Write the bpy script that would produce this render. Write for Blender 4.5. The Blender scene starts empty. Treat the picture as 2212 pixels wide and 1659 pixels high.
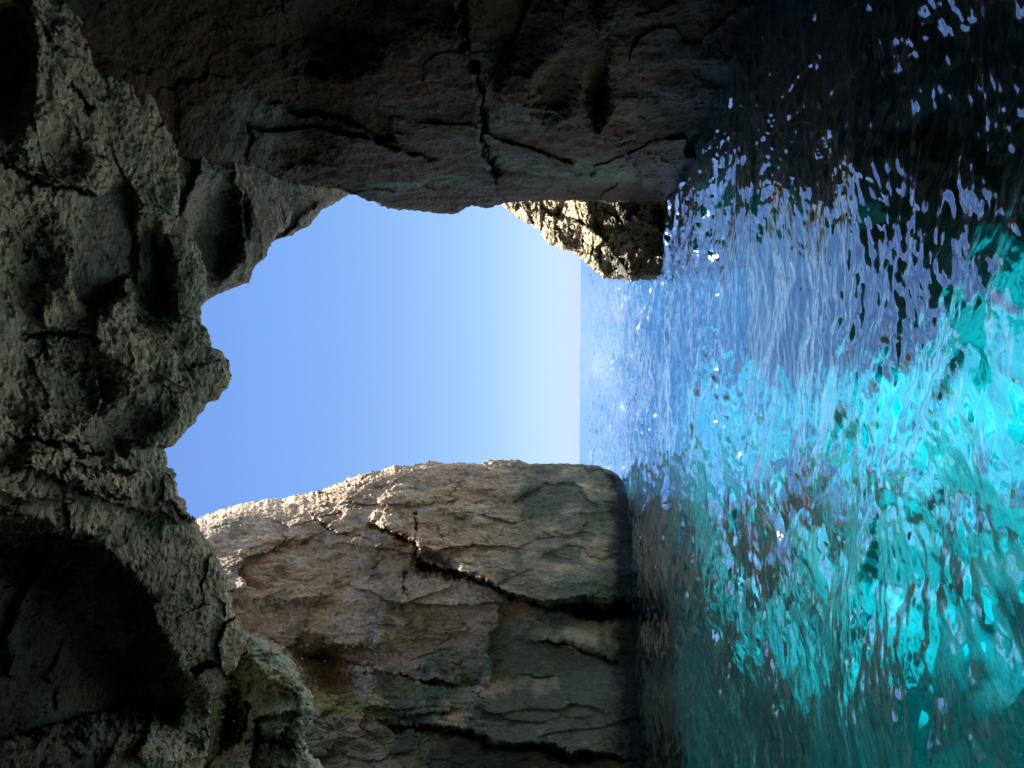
import bpy, math
import numpy as np

# ------------------------------------------------------------------ camera
scene = bpy.context.scene
CAM = np.array([0.0, 0.0, 2.0])
PITCH = math.radians(5.43)
LENS, SENSOR = 25.0, 36.0
K = SENSOR / LENS / 2212.0          # tangent of one traced unit (the photograph is 2212 x 1659 of them)

cam_data = bpy.data.cameras.new('camera')
cam_data.lens = LENS
cam_data.sensor_width = SENSOR
cam_data.sensor_fit = 'HORIZONTAL'
cam_data.clip_start = 0.05
cam_data.clip_end = 20000
cam = bpy.data.objects.new('camera', cam_data)
scene.collection.objects.link(cam)
fw = np.array([0, math.cos(PITCH), math.sin(PITCH)])
dn = np.array([0, math.sin(PITCH), -math.cos(PITCH)])     # picture right = world down (phone held upright, picture on its side)
rt = np.array([1.0, 0, 0])                                # picture up = world right
from mathutils import Matrix
rot = Matrix([[dn[0], rt[0], -fw[0]], [dn[1], rt[1], -fw[1]], [dn[2], rt[2], -fw[2]]])
roll = Matrix.Rotation(math.radians(0.35), 3, 'Z')
cam.matrix_world = Matrix.Translation(CAM.tolist()) @ (rot @ roll).to_4x4()
scene.camera = cam

# ------------------------------------------------------------------ sky, sun, exposure
SUN_EL, SUN_AZ = 64.0, 8.0      # azimuth measured from +Y towards +X
world = bpy.data.worlds.new('World')
scene.world = world
world.use_nodes = True
wn = world.node_tree
wn.nodes.clear()
sky = wn.nodes.new('ShaderNodeTexSky')
sky.sky_type = 'NISHITA'
sky.sun_disc = False
sky.sun_elevation = math.radians(SUN_EL)
sky.sun_rotation = math.radians(SUN_AZ)
sky.altitude = 0
sky.air_density = 1.0
sky.dust_density = 0.0
sky.ozone_density = 3.0
bg = wn.nodes.new('ShaderNodeBackground')
bg.inputs['Strength'].default_value = 0.08
wo = wn.nodes.new('ShaderNodeOutputWorld')
# colour balance of the sky by height: clear blue down to the horizon, lifted high up, out of view, as added fill
wtc = wn.nodes.new('ShaderNodeTexCoord'); wsep = wn.nodes.new('ShaderNodeSeparateXYZ')
wr = wn.nodes.new('ShaderNodeValToRGB'); wm = wn.nodes.new('ShaderNodeMix'); wm.data_type = 'RGBA'; wm.blend_type = 'MULTIPLY'
wm.inputs['Factor'].default_value = 1.0; wm.clamp_result = False
wn.links.new(wtc.outputs['Generated'], wsep.inputs[0]); wn.links.new(wsep.outputs['Z'], wr.inputs[0])
stops = [(0.0, (0.22, 0.31, 0.60)), (0.07, (0.33, 0.355, 0.47)), (0.2, (0.38, 0.42, 0.46)), (0.42, (0.41, 0.47, 0.58)), (0.56, (0.42, 0.47, 0.58)), (0.8, (1.0, 1.0, 1.0))]
while len(wr.color_ramp.elements) < len(stops): wr.color_ramp.elements.new(0.5)
for el, (p, c3) in zip(wr.color_ramp.elements, stops):
    el.position = p; el.color = (c3[0], c3[1], c3[2], 1)
bright_up = wn.nodes.new('ShaderNodeMapRange'); bright_up.inputs[1].default_value = 0.56; bright_up.inputs[2].default_value = 0.9
bright_up.inputs[3].default_value = 0.064; bright_up.inputs[4].default_value = 0.15      # unseen upper sky raised to add fill light on the rocks
wn.links.new(wsep.outputs['Z'], bright_up.inputs[0]); wn.links.new(bright_up.outputs[0], bg.inputs['Strength'])
wm_a, wm_b = [k for k in wm.inputs if k.type == 'RGBA']
wn.links.new(sky.outputs[0], wm_a); wn.links.new(wr.outputs[0], wm_b)
wn.links.new([k for k in wm.outputs if k.type == 'RGBA'][0], bg.inputs['Color'])
wn.links.new(bg.outputs[0], wo.inputs['Surface'])

sd = bpy.data.lights.new('sun', 'SUN')
sd.energy = 4.8
sd.angle = math.radians(0.5)
sd.color = (1.0, 0.93, 0.82)
sun = bpy.data.objects.new('sun', sd)
scene.collection.objects.link(sun)
sun.rotation_euler = (math.radians(90 - SUN_EL), 0, math.radians(-SUN_AZ) + math.pi)
# lamp shines along its local -Z; after the turn that is from the sun's place down into the cave
from mathutils import Vector
sdir = Vector((math.sin(math.radians(SUN_AZ)) * math.cos(math.radians(SUN_EL)),
               math.cos(math.radians(SUN_AZ)) * math.cos(math.radians(SUN_EL)),
               math.sin(math.radians(SUN_EL))))
sun.rotation_euler = sdir.to_track_quat('Z', 'Y').to_euler()

scene.view_settings.view_transform = 'Standard'
scene.view_settings.look = 'None'
scene.view_settings.exposure = 2.15
scene.view_settings.gamma = 1.0
scene.render.engine = 'CYCLES'
scene.cycles.use_denoising = True
scene.cycles.max_bounces = 10
scene.cycles.diffuse_bounces = 6
scene.cycles.glossy_bounces = 4
scene.cycles.transmission_bounces = 6
scene.cycles.transparent_max_bounces = 8
scene.cycles.caustics_reflective = True
scene.cycles.caustics_refractive = True
scene.cycles.sample_clamp_indirect = 4.0
scene.cycles.blur_glossy = 0.5

# ------------------------------------------------------------------ noise
def _hash(ix, iy, iz, seed):
    h = (ix.astype(np.uint32) * np.uint32(374761393) + iy.astype(np.uint32) * np.uint32(668265263)
         + iz.astype(np.uint32) * np.uint32(2147483647 - 1640531) + np.uint32(seed * 974711 + 17))
    h = (h ^ (h >> np.uint32(13))) * np.uint32(1274126177)
    h = (h ^ (h >> np.uint32(15))) * np.uint32(2246822519)
    return h ^ (h >> np.uint32(16))

def perlin(P, seed=0):
    """Gradient noise, about -1..1, P is (N,3)."""
    P = P.astype(np.float32)
    F = np.floor(P)
    I = F.astype(np.int64)
    f = P - F
    w = f * f * f * (f * (f * 6 - 15) + 10)
    out = np.zeros(len(P), np.float32)
    for dx in (0, 1):
        wx = w[:, 0] if dx else 1 - w[:, 0]
        for dy in (0, 1):
            wy = w[:, 1] if dy else 1 - w[:, 1]
            for dz in (0, 1):
                wz = w[:, 2] if dz else 1 - w[:, 2]
                h = _hash(I[:, 0] + dx, I[:, 1] + dy, I[:, 2] + dz, seed)
                gx = (h & np.uint32(1023)).astype(np.float32) / 511.5 - 1
                gy = ((h >> np.uint32(10)) & np.uint32(1023)).astype(np.float32) / 511.5 - 1
                gz = ((h >> np.uint32(20)) & np.uint32(1023)).astype(np.float32) / 511.5 - 1
                out += wx * wy * wz * (gx * (f[:, 0] - dx) + gy * (f[:, 1] - dy) + gz * (f[:, 2] - dz))
    return out * 1.5

def fbm(P, octs=5, seed=0, gain=0.5, lac=2.07, ridged=False):
    a, s = 1.0, np.zeros(len(P), np.float32)
    Q = np.array(P, np.float32)
    for o in range(octs):
        n = perlin(Q, seed + o * 7)
        if ridged:
            n = 1 - 2 * np.abs(n)
        s += a * n
        a *= gain
        Q = Q * lac + 13.7
    return s

def worley(P, seed=0):
    """Distance to the nearest scattered point and a random value of that point's cell."""
    P = P.astype(np.float32)
    I = np.floor(P).astype(np.int64)
    f = P - I
    best = np.full(len(P), 9, np.float32); second = best.copy()
    val = np.zeros(len(P), np.float32)
    for dx in (-1, 0, 1):
        for dy in (-1, 0, 1):
            for dz in (-1, 0, 1):
                h = _hash(I[:, 0] + dx, I[:, 1] + dy, I[:, 2] + dz, seed)
                ox = (h & np.uint32(1023)).astype(np.float32) / 1023 + dx - f[:, 0]
                oy = ((h >> np.uint32(10)) & np.uint32(1023)).astype(np.float32) / 1023 + dy - f[:, 1]
                oz = ((h >> np.uint32(20)) & np.uint32(1023)).astype(np.float32) / 1023 + dz - f[:, 2]
                d = np.sqrt(ox * ox + oy * oy + oz * oz)
                v = ((h >> np.uint32(7)) & np.uint32(4095)).astype(np.float32) / 4095
                closer = d < best
                second = np.where(closer, best, np.minimum(second, d))
                val = np.where(closer, v, val)
                best = np.where(closer, d, best)
    return best, second, val

def facets(P, seed=0):
    """Broken rock: each cell of a scattered pattern is a tilted plane; steps form where cells meet."""
    P = P.astype(np.float32)
    P = P + 0.16 * np.stack([fbm(P * 1.3, 3, seed + 1), fbm(P * 1.3, 3, seed + 2), fbm(P * 1.3, 3, seed + 3)], 1)
    I = np.floor(P).astype(np.int64)
    f = P - I
    best = np.full(len(P), 9, np.float32)
    out = np.zeros(len(P), np.float32)
    for dx in (-1, 0, 1):
        for dy in (-1, 0, 1):
            for dz in (-1, 0, 1):
                h = _hash(I[:, 0] + dx, I[:, 1] + dy, I[:, 2] + dz, seed)
                ox = (h & np.uint32(1023)).astype(np.float32) / 1023 + dx - f[:, 0]
                oy = ((h >> np.uint32(10)) & np.uint32(1023)).astype(np.float32) / 1023 + dy - f[:, 1]
                oz = ((h >> np.uint32(20)) & np.uint32(1023)).astype(np.float32) / 1023 + dz - f[:, 2]
                d = ox * ox + oy * oy + oz * oz
                k = _hash(I[:, 0] + dx, I[:, 1] + dy, I[:, 2] + dz, seed + 5)
                ax = (k & np.uint32(1023)).astype(np.float32) / 511.5 - 1
                ay = ((k >> np.uint32(10)) & np.uint32(1023)).astype(np.float32) / 511.5 - 1
                az = ((k >> np.uint32(20)) & np.uint32(1023)).astype(np.float32) / 511.5 - 1
                val = ax * ox + ay * oy + az * oz + 0.35 * (ax + ay)
                out = np.where(d < best, val, out)
                best = np.minimum(best, d)
    return out

# ------------------------------------------------------------------ rock patches
def ray(u, v):
    """Direction (its y is 1) in which the traced point (u, v) of the photograph lies."""
    a = (u - 1106.0) * K
    b = (829.5 - v) * K
    d = fw[None] + a[:, None] * dn[None] + b[:, None] * rt[None]
    return d / d[:, 1:2]

def polydist(u, v, poly):
    """Distance to a polyline, side (+ to the left of its direction in u,v) and position along it 0..1."""
    best = np.full(len(u), 1e9, np.float32)
    side = np.zeros(len(u), np.float32)
    along = np.zeros(len(u), np.float32)
    n = len(poly) - 1
    bp = np.zeros(len(u), np.float32)
    for i in range(n):
        (x0, y0), (x1, y1) = poly[i], poly[i + 1]
        dx, dy = x1 - x0, y1 - y0
        L2 = dx * dx + dy * dy
        t = np.clip(((u - x0) * dx + (v - y0) * dy) / L2, 0, 1)
        d = np.hypot(u - x0 - t * dx, v - y0 - t * dy)
        c = dx * (v - y0) - dy * (u - x0)
        perp = np.abs(c) / math.sqrt(L2)
        m = (d < best - 1e-3) | ((np.abs(d - best) <= 1e-3) & (perp > bp))
        best = np.where(m, d, best)
        bp = np.where(m, perp, bp)
        side = np.where(m, np.sign(c), side)
        along = np.where(m, (i + t) / n, along)
    return best, side, along

def sstep(a, b, x):
    t = np.clip((x - a) / (b - a), 0, 1)
    return t * t * (3 - 2 * t)

def features(u, v, feats, seed):
    """Sum of relative depth changes: cracks, ledges, hollows and bulges."""
    q = np.stack([u / 60.0, v / 60.0, np.full(len(u), seed * 3.3)], 1)
    uw = u + 10 * fbm(q, 6, seed + 3, 0.68)
    vw = v + 10 * fbm(q + 40, 6, seed + 4, 0.68)
    out = np.zeros(len(u), np.float32)
    for f in feats:
        kind = f[0]
        if kind == 'crack':           # ('crack', poly, depth, width)
            d, s, t = polydist(uw, vw, f[1])
            taper = np.minimum(1, np.minimum(t, 1 - t) * 6 + 0.15)
            vary = 0.55 + 0.8 * sstep(-0.5, 0.6, perlin(np.stack([u / 38.0, v / 38.0, np.full(len(u), f[3])], 1), 77))
            wd = f[3] * taper * vary
            out += f[2] * np.exp(-(d / wd) ** 2) * taper * vary
        elif kind == 'step':          # ('step', poly, height, width): + side nearer the eye, fading over width
            d, s, t = polydist(uw, vw, f[1])
            taper = sstep(0, 0.12, t) * sstep(0, 0.12, 1 - t)
            out -= f[2] * np.exp(-d / f[3]) * sstep(-(f[4] if len(f) > 4 else 2.5), (f[4] if len(f) > 4 else 2.5), d * s) * taper
        elif kind == 'blob':          # ('blob', u, v, ru, rv, depth, angle, hardness)
            a = math.radians(f[6]); ca, sa = math.cos(a), math.sin(a)
            x = ((uw - f[1]) * ca + (vw - f[2]) * sa) / f[3]
            y = (-(uw - f[1]) * sa + (vw - f[2]) * ca) / f[4]
            out += f[5] * (1 - sstep(1 - f[7], 1 + f[7], np.hypot(x, y)))
    return out

def spaced(lo, hi, flo, fhi, step, grow=1.06, cap=25):
    """Coordinates lo..hi, `step` apart inside flo..fhi and widening outside."""
    mid = list(np.arange(flo, fhi + step * 0.5, step))
    a, s = [], step
    x = flo
    while x > lo:
        s = min(s * grow, cap); x -= s; a.append(x)
    b, s = [], step
    x = mid[-1]
    while x < hi:
        s = min(s * grow, cap); x += s; b.append(x)
    return np.array(a[::-1] + mid + b)

def grid_mesh(name, P, attrs=None, smooth=True):
    r, c = P.shape[:2]
    me = bpy.data.meshes.new(name)
    idx = np.arange(r * c).reshape(r, c)
    q = np.stack([idx[:-1, :-1], idx[1:, :-1], idx[1:, 1:], idx[:-1, 1:]], -1).reshape(-1, 4)
    me.vertices.add(r * c)
    me.vertices.foreach_set('co', P.reshape(-1).astype(np.float32))
    me.loops.add(q.size)
    me.loops.foreach_set('vertex_index', q.reshape(-1).astype(np.int32))
    me.polygons.add(len(q))
    me.polygons.foreach_set('loop_start', (np.arange(len(q)) * 4).astype(np.int32))
    me.polygons.foreach_set('loop_total', np.full(len(q), 4, np.int32))
    me.polygons.foreach_set('use_smooth', np.full(len(q), smooth))
    me.update()
    if attrs is not None:
        at = me.attributes.new('tint', 'FLOAT_COLOR', 'POINT')
        at.data.foreach_set('color', np.concatenate([attrs, np.ones(attrs.shape[:-1] + (1,))], -1).reshape(-1).astype(np.float32))
    o = bpy.data.objects.new(name, me)
    scene.collection.objects.link(o)
    return o

def tag(o, label=None, cat=None, group=None, kind=None):
    if label: o['label'] = label
    if cat: o['category'] = cat
    if group: o['group'] = group
    if kind: o['kind'] = kind
    return o

def patch(name, axis, across, edge, sign, depth, feats, mat, label, cat,
          inside=800, dense=(0, 600), step=2.0, rough=(0.5, 0.1), scale=1.6, seed=1, jag=3.0,
          rounding=(0.02, 20), skirt=(0, 0, 1), skirt_len=14.0, strata=None, pits=0.0, tint=None, gain=0.5, cells=None, aniso=(1, 1, 1), lump=0.5, mod=None, broken=None, bax=(1, 1, 1)):
    """One rock face.  It runs along `across` (v when axis='u', u when axis='v'); its free edge is traced by
    edge = [(across, position)...]; the rock lies on the side `sign` of that edge.  Past the edge the face turns
    away from the eye along `skirt`, so the rock has real thickness."""
    ea = np.array(sorted(edge), float)
    e = np.interp(across, ea[:, 0], ea[:, 1])
    w = perlin(np.stack([across / 14.0, across * 0 + seed, across * 0], 1), seed) * jag
    w += perlin(np.stack([across / 5.0, across * 0 + seed, across * 0], 1), seed + 1) * jag * 0.5
    e = e + w
    s = spaced(0, inside, 0, dense[1], step, 1.05, 20)
    s = np.concatenate([np.linspace(0, step, 3)[:-1], s[s >= step]])
    A, S = np.meshgrid(across, s, indexing='ij')
    E = np.repeat(e[:, None], len(s), 1)
    pos = E + sign * S
    u = (pos if axis == 'u' else A).reshape(-1)
    v = (A if axis == 'u' else pos).reshape(-1)
    sf = S.reshape(-1)
    R = ray(u, v)
    Y = depth(u, v, R)
    P0 = CAM + R * Y[:, None]
    # coarse and middle shape: along the line of sight, so the traced edge stays put
    PA = P0 * np.array(aniso)
    md = mod(P0) if mod else 1.0
    n = rough[0] * fbm(P0 / (scale * 2.2), 3, seed, 0.5) + lump * rough[0] * fbm(PA / scale, 5, seed + 20, gain, ridged=True) * md
    if broken:
        for (bs_, ba_) in broken:
            n += ba_ * md * facets(P0 * np.array(bax) / bs_, seed + 80)
    if cells:
        d1, d2, val = worley(P0 * np.array([1, 1, cells[2]]) / cells[0] + 0.25 * np.stack([fbm(P0 / cells[0], 3, 5), fbm(P0 / cells[0], 3, 6), fbm(P0 / cells[0], 3, 7)], 1), seed)
        n += cells[1] * (val - 0.5) * sstep(0, 0.25, d2 - d1) + cells[1] * 0.35 * (1 - sstep(0, 0.12, d2 - d1))
    if strata:
        nrm, per, amp, warp = strata
        qv = P0 @ (np.array(nrm) / np.linalg.norm(nrm)) + warp * fbm(P0 / 2.5, 3, seed + 31)
        for kk, (pp, aa) in enumerate(((per, amp), (per * 0.37, amp * 0.45), (per * 0.15, amp * 0.22))):
            ph = qv / pp + 0.35 * fbm(P0 / (pp * 2.0), 2, seed + 33 + kk)
            fr = ph - np.floor(ph)
            k = fr * (1 - sstep(0.86, 1.0, fr))
            n += aa * md * (k - 0.4) * (0.5 + 0.9 * sstep(-0.5, 0.6, perlin(P0 / (pp * 3), seed + 41 + kk)))
    Y2 = Y * (1 + features(u, v, feats, seed)) + n
    ramp_ = rounding[0](A.reshape(-1)) if callable(rounding[0]) else rounding[0]
    Y2 += Y * ramp_ * (np.exp(-sf / rounding[1]) + 0.6 * np.exp(-sf / (rounding[1] * 0.25)))
    P = CAM + R * Y2[:, None]
    G = P.reshape(len(across), len(s), 3)
    # fine relief, along the face's own normal
    da = np.gradient(G, axis=0); db = np.gradient(G, axis=1)
    N = np.cross(da, db)
    N /= np.linalg.norm(N, axis=2, keepdims=True) + 1e-9
    toeye = np.sum(N * (CAM - G), axis=2, keepdims=True)
    N = N * np.sign(toeye)
    fine = rough[1] * md * fbm(P * np.array(aniso) / (scale * 0.22), 5, seed + 50, 0.66)
    if pits:
        g1, g2, va3 = worley(P / 0.085, seed + 65)
        fine -= 0.35 * pits * sstep(0.6, 0.15, g1) * va3
        d1, d2, val = worley(P / 0.17, seed + 61)
        e1, e2, va2 = worley(P / 0.42, seed + 63)
        msk = sstep(-0.4, 0.35, perlin(P / 1.6, seed + 66))
        fine -= pits * (sstep(0.62, 0.12, d1) * (0.3 + 0.7 * val) + 1.3 * sstep(0.55, 0.15, e1) * (va2 > 0.45)) * (0.25 + 0.75 * msk)
    G = G + N * fine.reshape(len(across), len(s), 1)
    # thickness behind the free edge
    sk = np.array(skirt, float)
    ks = np.concatenate([[0.05, 0.12, 0.22, 0.4, 0.7, 1.1, 1.7, 2.5], np.linspace(3.5, skirt_len, 8)])
    away = G[:, 0:1, :] - CAM
    away = away / np.linalg.norm(away, axis=2, keepdims=True)
    back = []
    for kx in ks:
        lean = min(1.0, kx / 1.0)
        q = G[:, 0:1, :] + away * (kx * (1 - 0.75 * lean)) + sk * kx * lean
        nn = 0.12 * min(kx, 3.0) * fbm(q.reshape(-1, 3) / 1.3, 4, seed + 70)
        q = q + nn.reshape(-1, 1, 1) * sk / np.linalg.norm(sk)
        back.append(q)
    full = np.concatenate(back[::-1] + [G], axis=1)
    if tint is not None:
        t = tint(u, v, P).reshape(len(across), len(s), 3)
    else:
        t = np.zeros((len(across), len(s), 3))
    t = np.concatenate([np.repeat(t[:, :1], len(ks), 1), t], axis=1)
    o = grid_mesh(name, full, t)
    o.data.materials.append(mat)
    tag(o, label, cat, kind='thing')
    return o

# ------------------------------------------------------------------ materials
def rgb(*c): return (c[0], c[1], c[2], 1)

def rock_material(name, cols, lichen=(0.30, 0.27, 0.06), green=(0.10, 0.17, 0.13), wet_and_shade=(0.025, 0.022, 0.02),
                  bump=0.6, detail=1.0, rough=0.85, spec=0.2, bump_d=0.14, stretch=(1, 1, 1), pit=0.5, patch_scale=0.5):
    m = bpy.data.materials.new(name)
    m.use_nodes = True
    nt = m.node_tree
    nt.nodes.clear()
    N, L = nt.nodes.new, nt.links.new
    out = N('ShaderNodeOutputMaterial'); bs = N('ShaderNodeBsdfPrincipled')
    L(bs.outputs[0], out.inputs[0])
    tc = N('ShaderNodeTexCoord'); mp = N('ShaderNodeMapping')
    mp.inputs['Scale'].default_value = stretch
    L(tc.outputs['Object'], mp.inputs[0])
    def noise(scale, det=6, rgh=0.6, dist=0.0, src=mp):
        n = N('ShaderNodeTexNoise'); n.inputs['Scale'].default_value = scale
        n.inputs['Detail'].default_value = det; n.inputs['Roughness'].default_value = rgh
        n.inputs['Distortion'].default_value = dist
        L(src.outputs[0], n.inputs['Vector']); return n
    def ramp(src, p0, p1):
        r = N('ShaderNodeMapRange'); r.inputs[1].default_value = p0; r.inputs[2].default_value = p1
        L(src, r.inputs[0]); return r.outputs[0]
    def mix(a, b, f, mode='MIX'):
        x = N('ShaderNodeMix'); x.data_type = 'RGBA'; x.blend_type = mode
        if isinstance(f, float): x.inputs['Factor'].default_value = f
        else: L(f, x.inputs['Factor'])
        for i, s in (('A', a), ('B', b)):
            sock = [k for k in x.inputs if k.name == i and k.type == 'RGBA'][0]
            if isinstance(s, tuple): sock.default_value = s
            else: L(s, sock)
        return [k for k in x.outputs if k.type == 'RGBA'][0]
    n1 = noise(patch_scale, 5, 0.6, 0.4); n2 = noise(patch_scale * 3.1, 6, 0.65, 0.3); n3 = noise(9 * detail, 5, 0.7)
    c = mix(rgb(*cols[0]), rgb(*cols[1]), ramp(n1.outputs[0], 0.38, 0.62))
    c = mix(c, rgb(*cols[2]), ramp(n2.outputs[0], 0.48, 0.68))
    spk = mix(rgb(0.5, 0.5, 0.5), rgb(1.35, 1.35, 1.35), ramp(n3.outputs[0], 0.32, 0.68))
    at = N('ShaderNodeAttribute'); at.attribute_name = 'tint'
    sp = N('ShaderNodeSeparateColor'); L(at.outputs['Color'], sp.inputs[0])
    c = mix(c, rgb(*lichen), sp.outputs[0])
    c = mix(c, rgb(*green), sp.outputs[1])
    c = mix(c, rgb(*wet_and_shade), sp.outputs[2])
    c = mix(c, spk, 0.85, 'MULTIPLY')
    L(c, bs.inputs['Base Color'])
    rr = N('ShaderNodeMapRange'); rr.inputs[1].default_value = 0; rr.inputs[2].default_value = 1
    rr.inputs[3].default_value = rough; rr.inputs[4].default_value = 0.22
    L(sp.outputs[2], rr.inputs[0]); L(rr.outputs[0], bs.inputs['Roughness'])
    bs.inputs['Specular IOR Level'].default_value = spec
    # relief finer than the mesh
    b1 = noise(5 * detail, 10, 0.72, 0.2)
    vo = N('ShaderNodeTexVoronoi'); vo.inputs['Scale'].default_value = 9 * detail; vo.feature = 'F1'
    wv = noise(3 * detail, 3, 0.5)
    ad = N('ShaderNodeVectorMath'); ad.operation = 'ADD'
    sc = N('ShaderNodeVectorMath'); sc.operation = 'SCALE'; sc.inputs['Scale'].default_value = 0.35
    L(wv.outputs['Color'], sc.inputs[0]); L(mp.outputs[0], ad.inputs[0]); L(sc.outputs[0], ad.inputs[1])
    L(ad.outputs[0], vo.inputs['Vector'])
    mm = N('ShaderNodeMath'); mm.operation = 'MULTIPLY_ADD'
    L(ramp(vo.outputs['Distance'], 0.0, 0.55), mm.inputs[0]); mm.inputs[1].default_value = pit
    L(b1.outputs[0], mm.inputs[2])
    bp = N('ShaderNodeBump'); bp.inputs['Strength'].default_value = bump; bp.inputs['Distance'].default_value = bump_d
    L(mm.outputs[0], bp.inputs['Height']); L(bp.outputs[0], bs.inputs['Normal'])
    return m

M_ceiling = rock_material('pitted_rock', [(0.34, 0.29, 0.20), (0.22, 0.22, 0.155), (0.42, 0.35, 0.245)], bump=0.8, pit=1.0)
M_slab = rock_material('banded_rock', [(0.22, 0.19, 0.15), (0.15, 0.15, 0.12), (0.27, 0.23, 0.18)], bump=0.8, pit=0.6)
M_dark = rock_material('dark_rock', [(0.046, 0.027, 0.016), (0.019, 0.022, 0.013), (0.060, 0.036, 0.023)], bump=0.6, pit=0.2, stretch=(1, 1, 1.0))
M_head = rock_material('headland_rock', [(0.56, 0.46, 0.30), (0.36, 0.32, 0.2), (0.66, 0.56, 0.38)], bump=1.0, pit=0.8)
M_cliff = rock_material('cliff_rock', [(0.78, 0.55, 0.34), (0.58, 0.38, 0.22), (0.86, 0.70, 0.50)], bump=1.0, bump_d=0.3, detail=0.7, pit=0.2, patch_scale=0.28, stretch=(1.8, 1.8, 0.7), spec=0.3, green=(0.10, 0.135, 0.085), lichen=(0.42, 0.36, 0.08))
M_block = rock_material('block_rock', [(0.30, 0.30, 0.21), (0.19, 0.23, 0.16), (0.38, 0.35, 0.25)], bump=0.8, pit=0.3)

# ------------------------------------------------------------------ the near roof of the cave
def d_ceiling(u, v, R):
    z = 5.0 + 0.25 * np.sin(u / 140.0) + 0.35 * sstep(900, 300, v)
    z = z + 0.7 * sstep(1250, 1700, v)
    rz = np.maximum(R[:, 2], 0.12)
    Y = z / rz
    side = 13.0 / np.maximum(np.abs(R[:, 0]), 0.05)
    k = 6.0
    return (Y ** -k + side ** -k) ** (-1 / k)

lipA = [(-700, -220), (-150, 0), (0, 133), (93, 220), (133, 267), (187, 327), (233, 367), (300, 372), (367, 387), (450, 387), (497, 371),
        (510, 372), (520, 415), (530, 424), (555, 432), (576, 443), (600, 444), (630, 445), (650, 447), (671, 432), (700, 437), (716, 453), (753, 455), (761, 480),
        (783, 495), (820, 500), (840, 493), (868, 472), (875, 450), (893, 437), (920, 417), (946, 393), (968, 380), (976, 358), (993, 367),
        (1010, 363), (1020, 377), (1043, 383), (1076, 392), (1090, 405), (1106, 409), (1126, 428), (1149, 433), (1169, 448), (1193, 463),
        (1216, 480), (1246, 493), (1286, 498), (1319, 507), (1346, 518), (1373, 532), (1406, 530), (1446, 513), (1490, 470), (1540, 460), (1606, 457), (1659, 447), (2400, 430)]
featsA = [
    ('blob', 222, 545, 46, 110, 0.30, 12, 0.5),           # dark pocket
    ('blob', 320, 600, 40, 85, 0.10, -10, 0.8),
    ('step', [(-260, 1080), (-100, 1110), (0, 1140), (100, 1173), (167, 1193), (233, 1236), (283, 1303), (310, 1373), (345, 1440), (372, 1510), (380, 1600)], -0.36, 420, 45),
    ('step', [(470, 1120), (380, 1130), (250, 1090), (130, 1040), (0, 1000)], 0.04, 60),
    ('step', [(300, 1660), (320, 1600), (335, 1540), (342, 1500)], 0.07, 25),
    ('crack', [(0, 350), (60, 385), (120, 405), (190, 425), (230, 450), (300, 468)], 0.07, 5),
    ('step', [(300, 468), (230, 450), (190, 425), (120, 405), (60, 385), (0, 350)], 0.05, 60),
    ('crack', [(150, 175), (175, 220), (195, 265)], 0.05, 5),
    ('crack', [(0, 945), (60, 952), (110, 965), (150, 975), (200, 985), (230, 990)], 0.06, 4),
    ('crack', [(50, 728), (110, 722), (180, 728), (230, 745)], 0.05, 4),
    ('crack', [(160, 1010), (230, 1020), (310, 1025)], 0.03, 3),
    ('blob', 90, 800, 70, 95, 0.06, 20, 0.9), ('blob', 170, 860, 60, 60, 0.07, 0, 0.9), ('blob', 250, 940, 90, 35, 0.05, -25, 0.8),
    ('blob', 30, 560, 70, 100, 0.08, 0, 0.9), ('blob', 120, 350, 50, 50, 0.05, 0, 0.9), ('blob', 0, 150, 45, 120, 0.14, 0, 0.8),
    ('crack', [(415, 1455), (440, 1448), (470, 1436)], 0.08, 5), ('blob', 400, 1560, 60, 60, 0.09, 0, 0.6),
    ('step', [(310, 1080), (240, 1075), (140, 1090), (60, 1085), (-50, 1060)], 0.05, 60),
]
acrossA = spaced(-700, 2500, -60, 1720, 2.0, 1.07, 30)
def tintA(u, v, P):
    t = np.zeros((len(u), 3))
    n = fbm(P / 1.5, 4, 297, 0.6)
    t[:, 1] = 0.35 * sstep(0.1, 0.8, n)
    t[:, 2] = 0.75 * sstep(-1.2, -2.9, P[:, 0] + 0.5 * n) * sstep(9.6, 8.0, P[:, 1] + 0.9 * P[:, 0] * 0 + 0.5 * n)  # dark lower hollow: shade painted into the roof's colour
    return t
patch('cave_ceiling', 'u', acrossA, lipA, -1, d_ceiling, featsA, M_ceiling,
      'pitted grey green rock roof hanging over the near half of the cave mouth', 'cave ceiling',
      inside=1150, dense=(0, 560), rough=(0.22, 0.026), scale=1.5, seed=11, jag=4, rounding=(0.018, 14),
      skirt=(0, -0.15, 1.0), skirt_len=16, tint=tintA, pits=0.055, gain=0.52, broken=((2.4, 0.22), (0.9, 0.08)))

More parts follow.
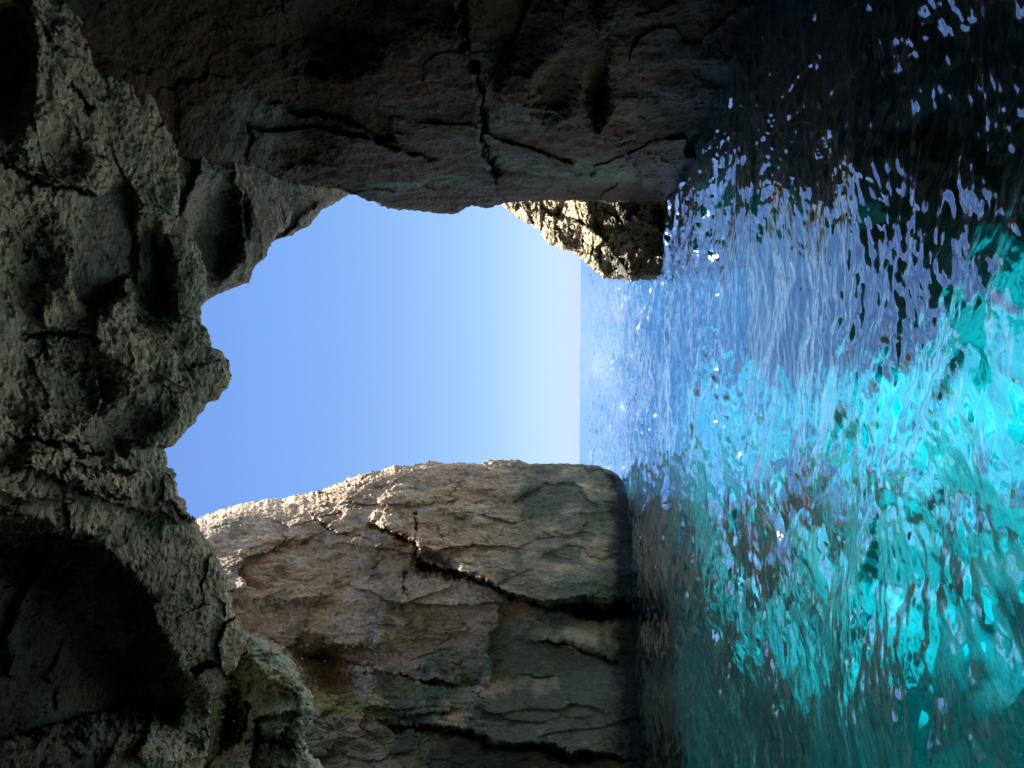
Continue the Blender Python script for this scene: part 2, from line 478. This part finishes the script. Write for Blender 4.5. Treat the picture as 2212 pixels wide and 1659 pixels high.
# ------------------------------------------------------------------ slabs behind it
def d_slab(off):
    def f(u, v, R):
        rz = np.maximum(R[:, 2], 0.10)
        Y = (5.0 + off + 0.3 * sstep(500, 100, v)) / rz
        side = 6.3 / np.maximum(R[:, 0], 0.03)
        k = 8.0
        return (Y ** -k + side ** -k) ** (-1 / k)
    return f
lipC = [(-600, 440), (0, 447), (110, 453), (160, 490), (200, 518), (210, 560), (220, 556), (233, 530), (257, 485), (290, 500), (313, 523), (350, 567), (383, 587), (417, 600),
        (460, 630), (490, 622), (512, 599), (527, 583), (547, 576), (567, 567), (579, 549), (603, 543), (617, 536), (621, 511), (632, 489), (640, 470), (665, 430), (760, 380), (1300, 340)]
featsC = [('step', [(370, 500), (440, 330), (480, 310)], 0.03, 40),
          ('blob', 470, 500, 52, 95, 0.08, 8, 0.35),
          ('crack', [(330, 225), (400, 236), (450, 235), (520, 225)], 0.08, 5),
          ('step', [(500, 330), (520, 420), (525, 500), (540, 600)], 0.045, 30),
          ('crack', [(380, 290), (420, 305), (465, 328)], 0.03, 3), ('blob', 420, 30, 30, 30, 0.12, 0, 0.6)]
patch('rock_slab', 'u', spaced(-600, 730, -60, 660, 2.0, 1.07, 30), lipC, -1, d_slab(0.75), featsC, M_slab,
      'broad grey slab with a pitted rib, tucked behind the near cave roof', 'rock slab',
      inside=500, dense=(0, 300), rough=(0.10, 0.03), scale=1.4, seed=23, jag=3, rounding=(0.012, 10), skirt=(0, -0.1, 1), skirt_len=15,
      strata=((0.2, 0.4, 1), 1.2, 0.12, 0.3), pits=0.03)
lipC3 = [(-200, 480), (330, 520), (343, 590), (353, 640), (380, 690), (407, 738), (418, 754), (444, 717), (456, 693), (476, 676), (494, 664), (504, 634), (511, 631), (520, 596), (560, 530), (600, 500), (640, 430), (700, 380)]
patch('far_rock_slab', 'u', spaced(-200, 700, 250, 560, 2.0, 1.1, 30), lipC3, -1, d_slab(1.15), [('step', [(590, 520), (640, 490), (700, 430)], 0.02, 40)], M_slab,
      'small brownish slab farthest under the roof, beside the sky notch', 'rock slab',
      inside=260, dense=(0, 160), rough=(0.10, 0.03), scale=1.3, seed=29, jag=3, rounding=(0.01, 8), skirt=(0, -0.1, 1), skirt_len=15)

# ------------------------------------------------------------------ right wall
def d_right(u, v, R):
    X = 4.35 + 0.5 * sstep(300, -100, v)
    Y = X / np.maximum(R[:, 0], 0.06)
    roof = 5.9 / np.maximum(R[:, 2], 0.05)
    k = 7.0
    return (Y ** -k + roof ** -k) ** (-1 / k)
edgeB = [(60, 330), (300, 360), (545, 372), (633, 400), (700, 408), (754, 420), (800, 437), (837, 452), (894, 457), (937, 462), (984, 462), (1004, 450), (1030, 445), (1050, 449), (1078, 442),
         (1087, 438), (1200, 432), (1300, 436), (1437, 450), (1467, 452), (1500, 440), (1700, 430)]
featsB = [
    ('crack', [(985, -40), (997, 0), (1000, 100), (1026, 160), (1037, 233), (1034, 283), (1057, 333), (1070, 383), (1064, 418)], 0.07, 6),
    ('step', [(997, -40), (1000, 100), (1028, 167), (1036, 233), (1034, 283), (1057, 333), (1072, 390), (1064, 440)], 0.05, 60),
    ('step', [(1467, 456), (1404, 400), (1354, 347), (1287, 287), (1320, 233), (1304, 150), (1320, 117), (1287, 77), (1260, -60)], 0.07, 120),
    ('step', [(1270, 283), (1200, 250), (1150, 240), (1050, 197)], 0.035, 50),
    ('blob', 1190, 200, 40, 60, 0.05, 20, 0.6), ('blob', 860, 240, 130, 160, -0.05, 0, 0.9), ('blob', 1290, 200, 25, 50, 0.06, 0, 0.7),
    ('step', [(560, 215), (640, 250), (740, 265), (860, 330), (960, 360)], 0.03, 60),
    ('blob', 620, 290, 80, 50, 0.06, 25, 0.7), ('blob', 700, 80, 90, 60, 0.06, 0, 0.8), ('blob', 1100, 60, 70, 80, 0.05, 0, 0.8),
]
def tintB(u, v, P):
    t = np.zeros((len(u), 3))
    t[:, 1] = 0.55 * sstep(0.1, 0.8, perlin(P / 1.7, 91) + 0.3 * perlin(P / 0.6, 92))
    t[:, 2] = sstep(1.5, 0.3, P[:, 2] + 0.4 * perlin(P / 0.8, 93)) * 0.9
    return t
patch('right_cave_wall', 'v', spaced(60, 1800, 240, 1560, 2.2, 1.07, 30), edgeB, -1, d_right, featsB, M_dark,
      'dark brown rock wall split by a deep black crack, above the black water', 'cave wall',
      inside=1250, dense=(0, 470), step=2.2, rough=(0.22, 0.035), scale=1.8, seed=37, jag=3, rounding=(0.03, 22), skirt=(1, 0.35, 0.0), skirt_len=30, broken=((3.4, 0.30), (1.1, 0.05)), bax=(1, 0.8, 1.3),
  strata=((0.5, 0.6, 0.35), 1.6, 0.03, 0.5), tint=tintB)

# ------------------------------------------------------------------ headland at its foot
def d_head(u, v, R):
    # sloping face: the higher, the farther back
    # plane n.(P - P1) = 0 through the waterline
    n = np.array([0.58, 0.80, -0.10])
    P1 = np.array([2.8, 18.6, 0.0])
    den = R @ n
    foot = ((P1 - CAM) @ n) / np.where(np.abs(den) < 0.05, 0.05, den)
    m = np.array([0.45, 0.42, -0.79]); P2 = np.array([2.8, 18.9, 0.8])
    dm = R @ m
    top = ((P2 - CAM) @ m) / np.where(np.abs(dm) < 0.05, 0.05, dm)
    return np.clip(np.maximum(foot, top), 12, 36)
edgeD = [(1000, 400), (1060, 430), (1080, 443), (1120, 471), (1157, 493), (1184, 525), (1207, 535), (1237, 547), (1254, 558), (1291, 590), (1301, 600), (1336, 603), (1381, 604), (1418, 601), (1436, 596), (1500, 585), (1800, 560)]
def tintD(u, v, P):
    t = np.zeros((len(u), 3))
    t[:, 2] = sstep(1.6, 0.7, P[:, 2] + 0.4 * perlin(P / 0.8, 95)) * 0.85
    t[:, 1] = 0.4 * sstep(0.2, 0.8, perlin(P / 1.2, 96))
    return t
patch('sunlit_headland', 'v', spaced(1000, 1800, 1050, 1450, 1.3, 1.1, 30), edgeD, -1, d_head,
      [('step', [(1120, 440), (1200, 470), (1290, 500), (1340, 560)], 0.03, 25), ('blob', 1250, 520, 30, 18, 0.03, 30, 0.6), ('blob', 1400, 540, 60, 60, 0.02, 0, 0.8)],
      M_head, 'craggy tan rock point with a sunlit top, at the foot of the dark wall', 'headland',
      inside=220, dense=(0, 175), step=1.3, rough=(0.25, 0.06), scale=1.0, broken=((1.6, 0.6), (0.6, 0.2)), seed=43, jag=3, rounding=(0.02, 12), skirt=(0.8, 0.5, -0.15), skirt_len=14, gain=0.6,
      tint=tintD, strata=((0.3, 0.2, 1), 0.7, 0.2, 0.3), pits=0.03)

# ------------------------------------------------------------------ the far cliff on the other side
def d_cliff(u, v, R):
    n = np.array([9.2, -8.3, 0.0]); n /= np.linalg.norm(n)
    n = n + np.array([0, 0, 0.10])
    P1 = np.array([-12.2, 22.6, 0.0])
    den = R @ n
    Y = ((P1 - CAM) @ n) / np.where(den > -0.12, -0.12, den)
    return np.clip(Y, 12, 60)
edgeG = [(250, 1160), (430, 1123), (483, 1104), (533, 1089), (582, 1081), (612, 1082), (632, 1074), (669, 1067), (704, 1059), (731, 1047), (768, 1030), (823, 1017), (843, 1012), (922, 1000),
         (942, 999), (964, 1004), (992, 999), (1036, 1003), (1056, 996), (1116, 992), (1145, 1001), (1165, 1001), (1245, 1001), (1282, 1003), (1314, 1012), (1336, 1024), (1346, 1039),
         (1356, 1052), (1380, 1065), (1500, 1080)]
featsG = [(f[0], f[1], f[2] * 0.42, f[3] * 0.6) if f[0] == 'crack' else ((f[0], f[1], f[2] * 0.6, f[3], 5) if f[0] == 'step' and abs(f[2]) < 0.035 else f) for f in [
    ('crack', [(662, 1107), (694, 1136), (731, 1154), (771, 1151)], 0.03, 5),
    ('step', [(771, 1151), (731, 1154), (694, 1136), (662, 1107)], 0.02, 40),
    ('crack', [(793, 1136), (855, 1151), (900, 1171), (910, 1213), (944, 1235), (1020, 1249), (1070, 1269), (1097, 1286), (1170, 1306), (1230, 1320), (1375, 1322)], 0.09, 9),
    ('step', [(1375, 1299), (1257, 1290), (1170, 1296), (1097, 1276), (1020, 1247), (944, 1230), (905, 1200), (900, 1171), (837, 1143), (780, 1130)], 0.055, 70),
    ('blob', 945, 1222, 45, 22, 0.06, 20, 0.5), ('blob', 1300, 1320, 85, 14, 0.12, 2, 0.5),
    ('crack', [(905, 1109), (901, 1140), (900, 1176)], 0.04, 4),
    ('crack', [(874, 1225), (872, 1260), (876, 1292)], 0.03, 3.5),
    ('step', [(1090, 1290), (1082, 1340), (1064, 1373), (1070, 1440), (1060, 1490)], 0.025, 45),
    ('step', [(500, 1290), (560, 1297), (620, 1303), (680, 1298), (745, 1290)], -0.03, 22),
    ('step', [(745, 1300), (680, 1306), (620, 1310), (560, 1304), (500, 1296)], 0.03, 40),
    ('crack', [(1130, 1389), (1187, 1386), (1254, 1399), (1304, 1419), (1337, 1436)], 0.045, 5),
    ('step', [(1337, 1430), (1304, 1414), (1254, 1395), (1187, 1382), (1130, 1385)], 0.02, 35),
    ('crack', [(1114, 1463), (1160, 1460), (1204, 1464)], 0.025, 3),
    ('crack', [(800, 1560), (870, 1576), (1020, 1586), (1070, 1613), (1170, 1616), (1237, 1633), (1380, 1637)], 0.10, 12),
    ('step', [(1375, 1628), (1237, 1622), (1170, 1605), (1070, 1600), (1020, 1578), (870, 1565)], 0.05, 60),
    ('blob', 715, 1460, 60, 34, 0.12, 40, 0.9), ('blob', 760, 1420, 90, 20, 0.04, 0, 0.6),
    ('step', [(1000, 1520), (900, 1545), (800, 1530), (740, 1500)], 0.03, 40), ('step', [(1000, 1480), (900, 1470), (780, 1440)], 0.035, 40),
    ('step', [(1340, 1205), (1280, 1195), (1230, 1172), (1190, 1190), (1140, 1215)], 0.012, 30),
    ('step', [(1300, 1100), (1230, 1040), (1170, 1050), (1100, 1080), (1000, 1062)], 0.012, 30), ('blob', 1290, 1035, 45, 20, 0.012, 20, 0.5),
    ('step', [(1010, 1120), (930, 1090), (840, 1095), (780, 1080)], 0.018, 25), ('step', [(520, 1190), (600, 1170), (700, 1175), (760, 1190)], -0.015, 25),
    ('step', [(1330, 1540), (1240, 1520), (1100, 1540), (1000, 1530)], 0.015, 40),
    ('crack', [(560, 1200), (640, 1185), (700, 1165)], 0.012, 4), ('crack', [(1160, 1145), (1200, 1165), (1290, 1150)], 0.008, 3),
    ('blob', 560, 1230, 80, 30, -0.012, -10, 0.8), ('blob', 820, 1350, 80, 60, -0.02, 0, 0.8), ('blob', 1220, 1370, 90, 25, -0.02, 10, 0.8),
    ('blob', 1200, 1240, 110, 25, -0.02, 5, 0.8),
]]
def tintG(u, v, P):
    t = np.zeros((len(u), 3))
    n = fbm(P / 2.2, 4, 97, 0.6)
    low = sstep(7.5, 3.0, P[:, 2] + 0.8 * n)
    t[:, 1] = np.clip((0.85 * low + 0.75 * sstep(-8.0, -11.5, P[:, 0]) * sstep(12, 7, P[:, 2])) * sstep(-1.1, 0.3, n) + 0.6 * sstep(0.15, 0.8, n), 0, 0.92)
    t[:, 1] = np.maximum(t[:, 1], 0.6 * sstep(1480, 1600, v + 40 * n) )  # darker outer side: the cave hollow's shade put into the cliff colour
    li = np.zeros(len(u))
    for cu, cv, ru, rv in ((920, 1494, 75, 16), (865, 1541, 65, 24), (760, 1530, 50, 35), (1130, 1140, 120, 22), (700, 1520, 30, 30)):
        li = np.maximum(li, sstep(1.3, 0.5, np.hypot((u - cu) / ru, (v - cv) / rv) + 0.35 * fbm(P / 0.8, 3, 98)) * (1.0 if cv > 1400 else 0.35))
    t[:, 0] = np.maximum(li * 0.85, 0.5 * np.exp(-((P[:, 2] - 1.0) / 0.3) ** 2) * sstep(-0.2, 0.5, fbm(P / 0.35, 3, 101)))
    t[:, 2] = sstep(0.95, 0.35, P[:, 2] + 0.35 * fbm(P / 0.7, 3, 99)) * 0.92
    return t
cliff = patch('far_cliff', 'v', spaced(250, 1900, 400, 1410, 1.7, 1.08, 30), edgeG, 1, d_cliff, featsG, M_cliff,
      'tall brown limestone cliff rising from the sea beyond the cave mouth, with long slanting cracks', 'cliff',
      inside=1300, dense=(0, 680), step=1.7, rough=(0.45, 0.10), scale=2.6, lump=0.35, aniso=(1.9, 1.9, 0.6), mod=lambda P: 0.34 + 0.66 * sstep(3.0, 6.5, P[:, 2] + 0.5 * fbm(P / 3.0, 3, 59)), seed=53, jag=2.5, rounding=(lambda a: 0.018 + 0.085 * sstep(800, 660, a), 34), skirt=(-0.75, 0.65, 0.0), skirt_len=30,
      broken=((4.5, 0.8), (1.9, 0.22), (0.7, 0.05)), bax=(1.5, 1.5, 0.6), strata=((1.0, 0.9, -0.35), 2.2, 0.11, 0.6), gain=0.55, tint=tintG)

# ------------------------------------------------------------------ blocks between roof and cliff
def d_block(u, v, R):
    n = np.array([0.75, -0.66, -0.25]); n /= np.linalg.norm(n)
    P1 = np.array([-5.2, 14.0, 7.2])
    den = R @ n
    return np.clip(((P1 - CAM) @ n) / np.where(den > -0.15, -0.15, den), 7, 22)
edgeE = [(1300, 470), (1373, 536), (1395, 575), (1426, 633), (1473, 652), (1509, 683), (1546, 680), (1600, 662), (1626, 670), (1659, 700), (1800, 760), (2300, 900)]
featsE = [('step', [(640, 1505), (590, 1470), (545, 1425), (520, 1400)], 0.06, 40), ('crack', [(535, 1515), (534, 1560), (538, 1605)], 0.06, 5),
          ('step', [(680, 1620), (600, 1612), (540, 1612), (480, 1600)], -0.05, 30), ('crack', [(500, 1440), (515, 1480), (505, 1520)], 0.04, 5),
          ('blob', 575, 1560, 35, 45, -0.05, 0, 0.7), ('blob', 640, 1560, 35, 45, -0.04, 0, 0.7), ('blob', 500, 1560, 20, 60, 0.05, 0, 0.7),
          ('step', [(600, 1440), (640, 1470), (660, 1500)], 0.03, 20)]
def tintE(u, v, P):
    t = np.zeros((len(u), 3))
    n = fbm(P / 1.2, 4, 197, 0.6)
    t[:, 1] = 0.5 * sstep(-0.1, 0.8, n)
    t[:, 0] = 0.3 * sstep(0.4, 1.0, -n)
    return t
patch('jutting_blocks', 'u', spaced(1300, 2300, 1360, 1720, 1.7, 1.1, 30), edgeE, -1, d_block, featsE, M_block,
      'greenish broken rock buttress wedged between the cave roof and the brown cliff', 'rock buttress',
      inside=420, dense=(0, 300), step=1.7, rough=(0.25, 0.06), scale=1.2, seed=61, jag=4, rounding=(0.03, 14), skirt=(-0.6, 0.6, 0.5), skirt_len=10,
      broken=((1.8, 0.45), (0.7, 0.16)), cells=(1.6, 0.4, 1.0), tint=tintE, gain=0.6)

# ------------------------------------------------------------------ the rest of the cave, behind and beside the viewer
def shell():
    # a rough vault: from the mouth back over and behind the viewer, down below the water on every side
    ths = np.linspace(-0.35, math.pi + 0.35, 90)
    ys = np.concatenate([np.linspace(9.0, -10, 50), -10 - 4 * np.sin(np.linspace(0.05, math.pi / 2, 16))])
    T, Yy = np.meshgrid(ths, ys, indexing='ij')
    fall = np.where(Yy > -10, 1.0, np.sqrt(np.clip(1 - ((Yy + 10) / 4.001) ** 2, 0, 1)))
    c, s = np.cos(T), np.sin(T)
    e = 0.55
    front = np.where(T > 1.2, 4.2 + 14 * sstep(2.3, 2.9, T), 4.2 + 4 * sstep(0.9, 0.4, T))
    Yy = np.where(Yy > 0, Yy * front / 9.0, Yy)
    X = np.sign(c) * np.abs(c) ** e * np.where(c > 0, 5.6 + 0.12 * np.clip(-Yy, 0, 9), 15.0) * fall
    Z = np.sign(s) * np.abs(s) ** e * 13.0 * (0.3 + 0.7 * fall)
    P = np.stack([X, Yy, Z], -1)
    n = fbm(P.reshape(-1, 3) / 2.0, 5, 301, 0.55).reshape(T.shape + (1,)) * 0.5
    ctr = np.array([0, 0, 1.0])
    d = P - ctr; d[..., 1] = 0
    d /= np.linalg.norm(d, axis=2, keepdims=True) + 1e-6
    P = P + d * n
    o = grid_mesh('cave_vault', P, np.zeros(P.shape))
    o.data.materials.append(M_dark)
    tag(o, kind='structure')
shell()

# ------------------------------------------------------------------ seabed
def seabed():
    xs = np.concatenate([-np.geomspace(6000, 30, 24), spaced(-29, 29, -12, 12, 0.2, 1.08, 3), np.geomspace(30, 6000, 24)])
    ys = np.concatenate([spaced(-30, 60, -3, 34, 0.2, 1.08, 3), np.geomspace(64, 9000, 30)])
    X, Y = np.meshgrid(xs, ys, indexing='ij')
    P = np.stack([X, Y, np.zeros_like(X)], -1)
    f = P.reshape(-1, 3)
    n = fbm(f / 4.0, 4, 401, 0.5).reshape(X.shape)
    n2 = fbm(f / 1.1, 4, 411, 0.6, ridged=True).reshape(X.shape)
    z = -4.2 + 0.25 * n - 5 * sstep(12, 30, Y) - 14 * sstep(34, 90, Y)
    rocks = sstep(0.45, 0.8, fbm(f / 2.4 + 7.7, 4, 421, 0.55).reshape(X.shape))
    right = sstep(0.0, 1.3, X - np.interp(Y, [5, 7, 10, 16, 26], [0.9, 0.6, 0.1, 0.0, 0.5]) + 0.5 * n)
    left = sstep(0.0, -1.4, X - np.interp(Y, [5, 7, 8, 10, 16, 25], [0.1, -1.1, -2.2, -3.9, -4.6, -3.2]) + 0.5 * n)
    z = z + 2.2 * right + 1.6 * left + 0.7 * rocks * (0.6 + 0.3 * n2) + 0.1 * n2
    P[..., 2] = np.minimum(z, -0.4)
    t = np.zeros(P.shape)
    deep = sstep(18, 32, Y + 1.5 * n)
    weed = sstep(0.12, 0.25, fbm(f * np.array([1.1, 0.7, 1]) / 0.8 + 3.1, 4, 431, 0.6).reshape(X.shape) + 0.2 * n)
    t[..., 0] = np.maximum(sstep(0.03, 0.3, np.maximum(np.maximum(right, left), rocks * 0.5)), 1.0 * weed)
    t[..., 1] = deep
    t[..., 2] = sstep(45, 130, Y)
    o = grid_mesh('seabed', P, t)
    m = bpy.data.materials.new('sand_and_weed'); m.use_nodes = True
    nt = m.node_tree; N, L = nt.nodes.new, nt.links.new
    bs = nt.nodes['Principled BSDF']
    at = N('ShaderNodeAttribute'); at.attribute_name = 'tint'
    sp = N('ShaderNodeSeparateColor'); L(at.outputs['Color'], sp.inputs[0])
    no = N('ShaderNodeTexNoise'); no.inputs['Scale'].default_value = 1.3; no.inputs['Detail'].default_value = 7
    tc = N('ShaderNodeTexCoord'); L(tc.outputs['Object'], no.inputs['Vector'])
    def mix(a, b, f):
        x = N('ShaderNodeMix'); x.data_type = 'RGBA'
        L(f, x.inputs['Factor'])
        for i, s in (('A', a), ('B', b)):
            sock = [k for k in x.inputs if k.name == i and k.type == 'RGBA'][0]
            if isinstance(s, tuple): sock.default_value = s
            else: L(s, sock)
        return [k for k in x.outputs if k.type == 'RGBA'][0]
    mr = N('ShaderNodeMapRange'); mr.inputs[1].default_value = 0.35; mr.inputs[2].default_value = 0.65; L(no.outputs[0], mr.inputs[0])
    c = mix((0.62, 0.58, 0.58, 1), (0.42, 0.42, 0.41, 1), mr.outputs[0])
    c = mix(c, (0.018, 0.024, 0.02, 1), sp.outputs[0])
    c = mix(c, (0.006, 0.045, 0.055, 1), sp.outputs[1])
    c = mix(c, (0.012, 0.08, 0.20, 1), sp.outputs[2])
    L(c, bs.inputs['Base Color']); bs.inputs['Roughness'].default_value = 0.95
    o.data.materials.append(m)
    tag(o, kind='structure')
seabed()

# ------------------------------------------------------------------ water
def sea():
    us = np.concatenate([[1253.3, 1253.7, 1254.2], np.arange(1255, 2240, 1.15)])
    dep = np.arctan((us - 1106) * K) - PITCH
    yy = 2.0 / np.tan(np.maximum(dep, 1e-5))
    yy = np.minimum(yy, 8000)
    near = np.concatenate([-np.geomspace(40, 3, 14), np.linspace(-2.6, yy[-1] - 0.2, 24)])
    yy = np.concatenate([yy, near[::-1]])
    bt = spaced(-6, 6, -0.62, 0.62, 0.0012, 1.09, 0.5)
    Yg = np.repeat(yy[:, None], len(bt), 1)
    Xg = bt[None] * np.maximum(np.abs(Yg), 3.0)
    Z = np.zeros_like(Xg)
    rng = np.random.RandomState(5)
    X, Y = Xg.reshape(-1), Yg.reshape(-1)
    wp = np.stack([X / 3.5, Y / 3.5, X * 0], 1)
    wx = X + 0.55 * perlin(wp, 3); wy = Y + 0.55 * perlin(wp + 9.1, 4)
    wp2 = np.stack([X / 0.8, Y / 0.8, X * 0], 1)
    wx += 0.10 * perlin(wp2, 6); wy += 0.10 * perlin(wp2 + 9.1, 7)
    z = np.zeros(len(X))
    dist = np.hypot(X, Y)
    chopw = 0.85 + 0.6 * sstep(1.0, 3.2, X) + 0.5 * sstep(-0.2, 0.8, perlin(np.stack([X / 1.6, Y / 1.6, X * 0], 1), 15))
    for i in range(110):
        lam = 0.085 * (4.5 / 0.085) ** ((i + rng.rand()) / 110)
        th = rng.normal(0, 0.75) + math.pi / 2
        if rng.rand() < 0.25: th = rng.rand() * math.pi
        k = 2 * math.pi / lam
        a = 0.020 * lam ** 1.0 / k ** 0.0 * 0.30 * (0.7 + 0.6 * rng.rand())
        a *= 0.75 if lam > 0.9 else (0.95 if lam > 0.4 else 1.15)
        lim = 1 - sstep(lam * 70, lam * 190, dist)
        if lam < 0.7: lim = lim * chopw
        ph = k * (math.cos(th) * wx + math.sin(th) * wy) + rng.rand() * 6.28
        s = np.sin(ph)
        z += a * lim * (s + 0.25 * np.cos(2 * ph))
    chop = sstep(-0.6, 0.6, perlin(np.stack([X / 5, Y / 5, X * 0], 1), 12))
    calm = 0.55 + 0.6 * chop
    Z = (z * calm).reshape(Xg.shape)
    P = np.stack([Xg, Yg, Z], -1)
    o = grid_mesh('sea', P)
    m = bpy.data.materials.new('sea_water'); m.use_nodes = True
    nt = m.node_tree; nt.nodes.clear(); N, L = nt.nodes.new, nt.links.new
    out = N('ShaderNodeOutputMaterial')
    tc = N('ShaderNodeTexCoord')
    mp = N('ShaderNodeMapping'); mp.inputs['Scale'].default_value = (0.55, 1.0, 1.0); L(tc.outputs['Object'], mp.inputs[0])
    def noise(sc, det, rg, dist=0.3):
        n = N('ShaderNodeTexNoise'); n.inputs['Scale'].default_value = sc; n.inputs['Detail'].default_value = det
        n.inputs['Roughness'].default_value = rg; n.inputs['Distortion'].default_value = dist
        L(mp.outputs[0], n.inputs['Vector']); return n
    b2 = noise(6.0, 3, 0.5)
    # far swell, which the mesh no longer carries, comes in with distance from the cave
    geo = N('ShaderNodeSeparateXYZ'); L(tc.outputs['Object'], geo.inputs[0])
    far = N('ShaderNodeMapRange'); far.inputs[1].default_value = 14; far.inputs[2].default_value = 80; far.inputs[3].default_value = 0.0; far.inputs[4].default_value = 1.0
    L(geo.outputs[1], far.inputs[0])
    gn = N('ShaderNodeNewGeometry')
    slopes = []
    for sc_, kk in ((0.9, 1.0), (5.0, 1.1)):
        nz = noise(sc_, 3, 0.6)
        sb = N('ShaderNodeVectorMath'); sb.operation = 'SUBTRACT'; L(nz.outputs['Color'], sb.inputs[0]); sb.inputs[1].default_value = (0.5, 0.5, 0.5)
        ml = N('ShaderNodeVectorMath'); ml.operation = 'MULTIPLY'; L(sb.outputs[0], ml.inputs[0]); ml.inputs[1].default_value = (kk * 0.8, kk, 0)
        slopes.append(ml)
    sm = N('ShaderNodeVectorMath'); sm.operation = 'ADD'; L(slopes[0].outputs[0], sm.inputs[0]); L(slopes[1].outputs[0], sm.inputs[1])
    # rare steep facets that catch the sun
    def window(a, b, c_, d_):
        w1 = N('ShaderNodeMapRange'); w1.inputs[1].default_value = a; w1.inputs[2].default_value = b; L(geo.outputs[1], w1.inputs[0])
        w2 = N('ShaderNodeMapRange'); w2.inputs[1].default_value = c_; w2.inputs[2].default_value = d_; w2.inputs[3].default_value = 1; w2.inputs[4].default_value = 0
        L(geo.outputs[1], w2.inputs[0])
        w3 = N('ShaderNodeMath'); w3.operation = 'MULTIPLY'; L(w1.outputs[0], w3.inputs[0]); L(w2.outputs[0], w3.inputs[1]); return w3
    ps = None
    for (sx_, sy_, win, amp_) in ((3.6, 4.2, (15, 26, 60, 110), 130), (1.0, 0.16, (50, 100, 260, 420), 170), (0.22, 0.012, (240, 400, 9000, 9500), 110)):
        mq = N('ShaderNodeMapping'); mq.inputs['Scale'].default_value = (sx_, sy_, 1); L(tc.outputs['Object'], mq.inputs[0])
        nz = N('ShaderNodeTexNoise'); nz.inputs['Scale'].default_value = 1.0; nz.inputs['Detail'].default_value = 2; L(mq.outputs[0], nz.inputs['Vector'])
        sb = N('ShaderNodeVectorMath'); sb.operation = 'SUBTRACT'; L(nz.outputs['Color'], sb.inputs[0]); sb.inputs[1].default_value = (0.5, 0.5, 0.5)
        sq = N('ShaderNodeVectorMath'); sq.operation = 'MULTIPLY'; L(sb.outputs[0], sq.inputs[0]); L(sb.outputs[0], sq.inputs[1])
        cu = N('ShaderNodeVectorMath'); cu.operation = 'MULTIPLY'; L(sq.outputs[0], cu.inputs[0]); L(sb.outputs[0], cu.inputs[1])
        pk = N('ShaderNodeVectorMath'); pk.operation = 'MULTIPLY'; L(cu.outputs[0], pk.inputs[0]); pk.inputs[1].default_value = (amp_ * 0.6, amp_, 0)
        p1 = N('ShaderNodeVectorMath'); p1.operation = 'SCALE'; L(pk.outputs[0], p1.inputs[0]); L(window(*win).outputs[0], p1.inputs['Scale'])
        if ps is None: ps = p1
        else:
            p2 = N('ShaderNodeVectorMath'); p2.operation = 'ADD'; L(ps.outputs[0], p2.inputs[0]); L(p1.outputs[0], p2.inputs[1]); ps = p2
    sx = N('ShaderNodeVectorMath'); sx.operation = 'SCALE'; L(sm.outputs[0], sx.inputs[0]); L(far.outputs[0], sx.inputs['Scale'])
    sa = N('ShaderNodeVectorMath'); sa.operation = 'ADD'; L(gn.outputs['Normal'], sa.inputs[0]); L(sx.outputs[0], sa.inputs[1])
    sa2 = N('ShaderNodeVectorMath'); sa2.operation = 'ADD'; L(sa.outputs[0], sa2.inputs[0]); L(ps.outputs[0], sa2.inputs[1])
    bpa = N('ShaderNodeVectorMath'); bpa.operation = 'NORMALIZE'; L(sa2.outputs[0], bpa.inputs[0])
    bpb = N('ShaderNodeBump'); bpb.inputs['Distance'].default_value = 0.025; bpb.inputs['Strength'].default_value = 0.5
    L(b2.outputs[0], bpb.inputs['Height']); L(bpa.outputs[0], bpb.inputs['Normal'])
    gl = N('ShaderNodeBsdfGlossy'); gl.inputs['Roughness'].default_value = 0.035; gl.inputs['Color'].default_value = (0.90, 0.93, 1, 1)
    tr = N('ShaderNodeBsdfTransparent'); tr.inputs['Color'].default_value = (0.05, 0.80, 0.93, 1)
    rf = N('ShaderNodeBsdfRefraction'); rf.inputs['IOR'].default_value = 1.33; rf.inputs['Roughness'].default_value = 0.0
    rf.inputs['Color'].default_value = (0.05, 0.80, 0.93, 1)
    for x in (gl, rf): L(bpb.outputs[0], x.inputs['Normal'])
    body = N('ShaderNodeMixShader'); body.inputs[0].default_value = 0.65
    L(tr.outputs[0], body.inputs[1]); L(rf.outputs[0], body.inputs[2])
    lw = N('ShaderNodeLayerWeight'); lw.inputs['Blend'].default_value = 0.5; L(bpb.outputs[0], lw.inputs['Normal'])
    pw = N('ShaderNodeMath'); pw.operation = 'POWER'; L(lw.outputs['Facing'], pw.inputs[0]); pw.inputs[1].default_value = 1.75
    fr = N('ShaderNodeMapRange'); fr.inputs[3].default_value = 0.05; fr.inputs[4].default_value = 0.85; L(pw.outputs[0], fr.inputs[0])
    mx = N('ShaderNodeMixShader'); L(fr.outputs[0], mx.inputs[0]); L(body.outputs[0], mx.inputs[1]); L(gl.outputs[0], mx.inputs[2])
    L(mx.outputs[0], out.inputs[0])
    o.data.materials.append(m)
    tag(o, kind='structure')
sea()
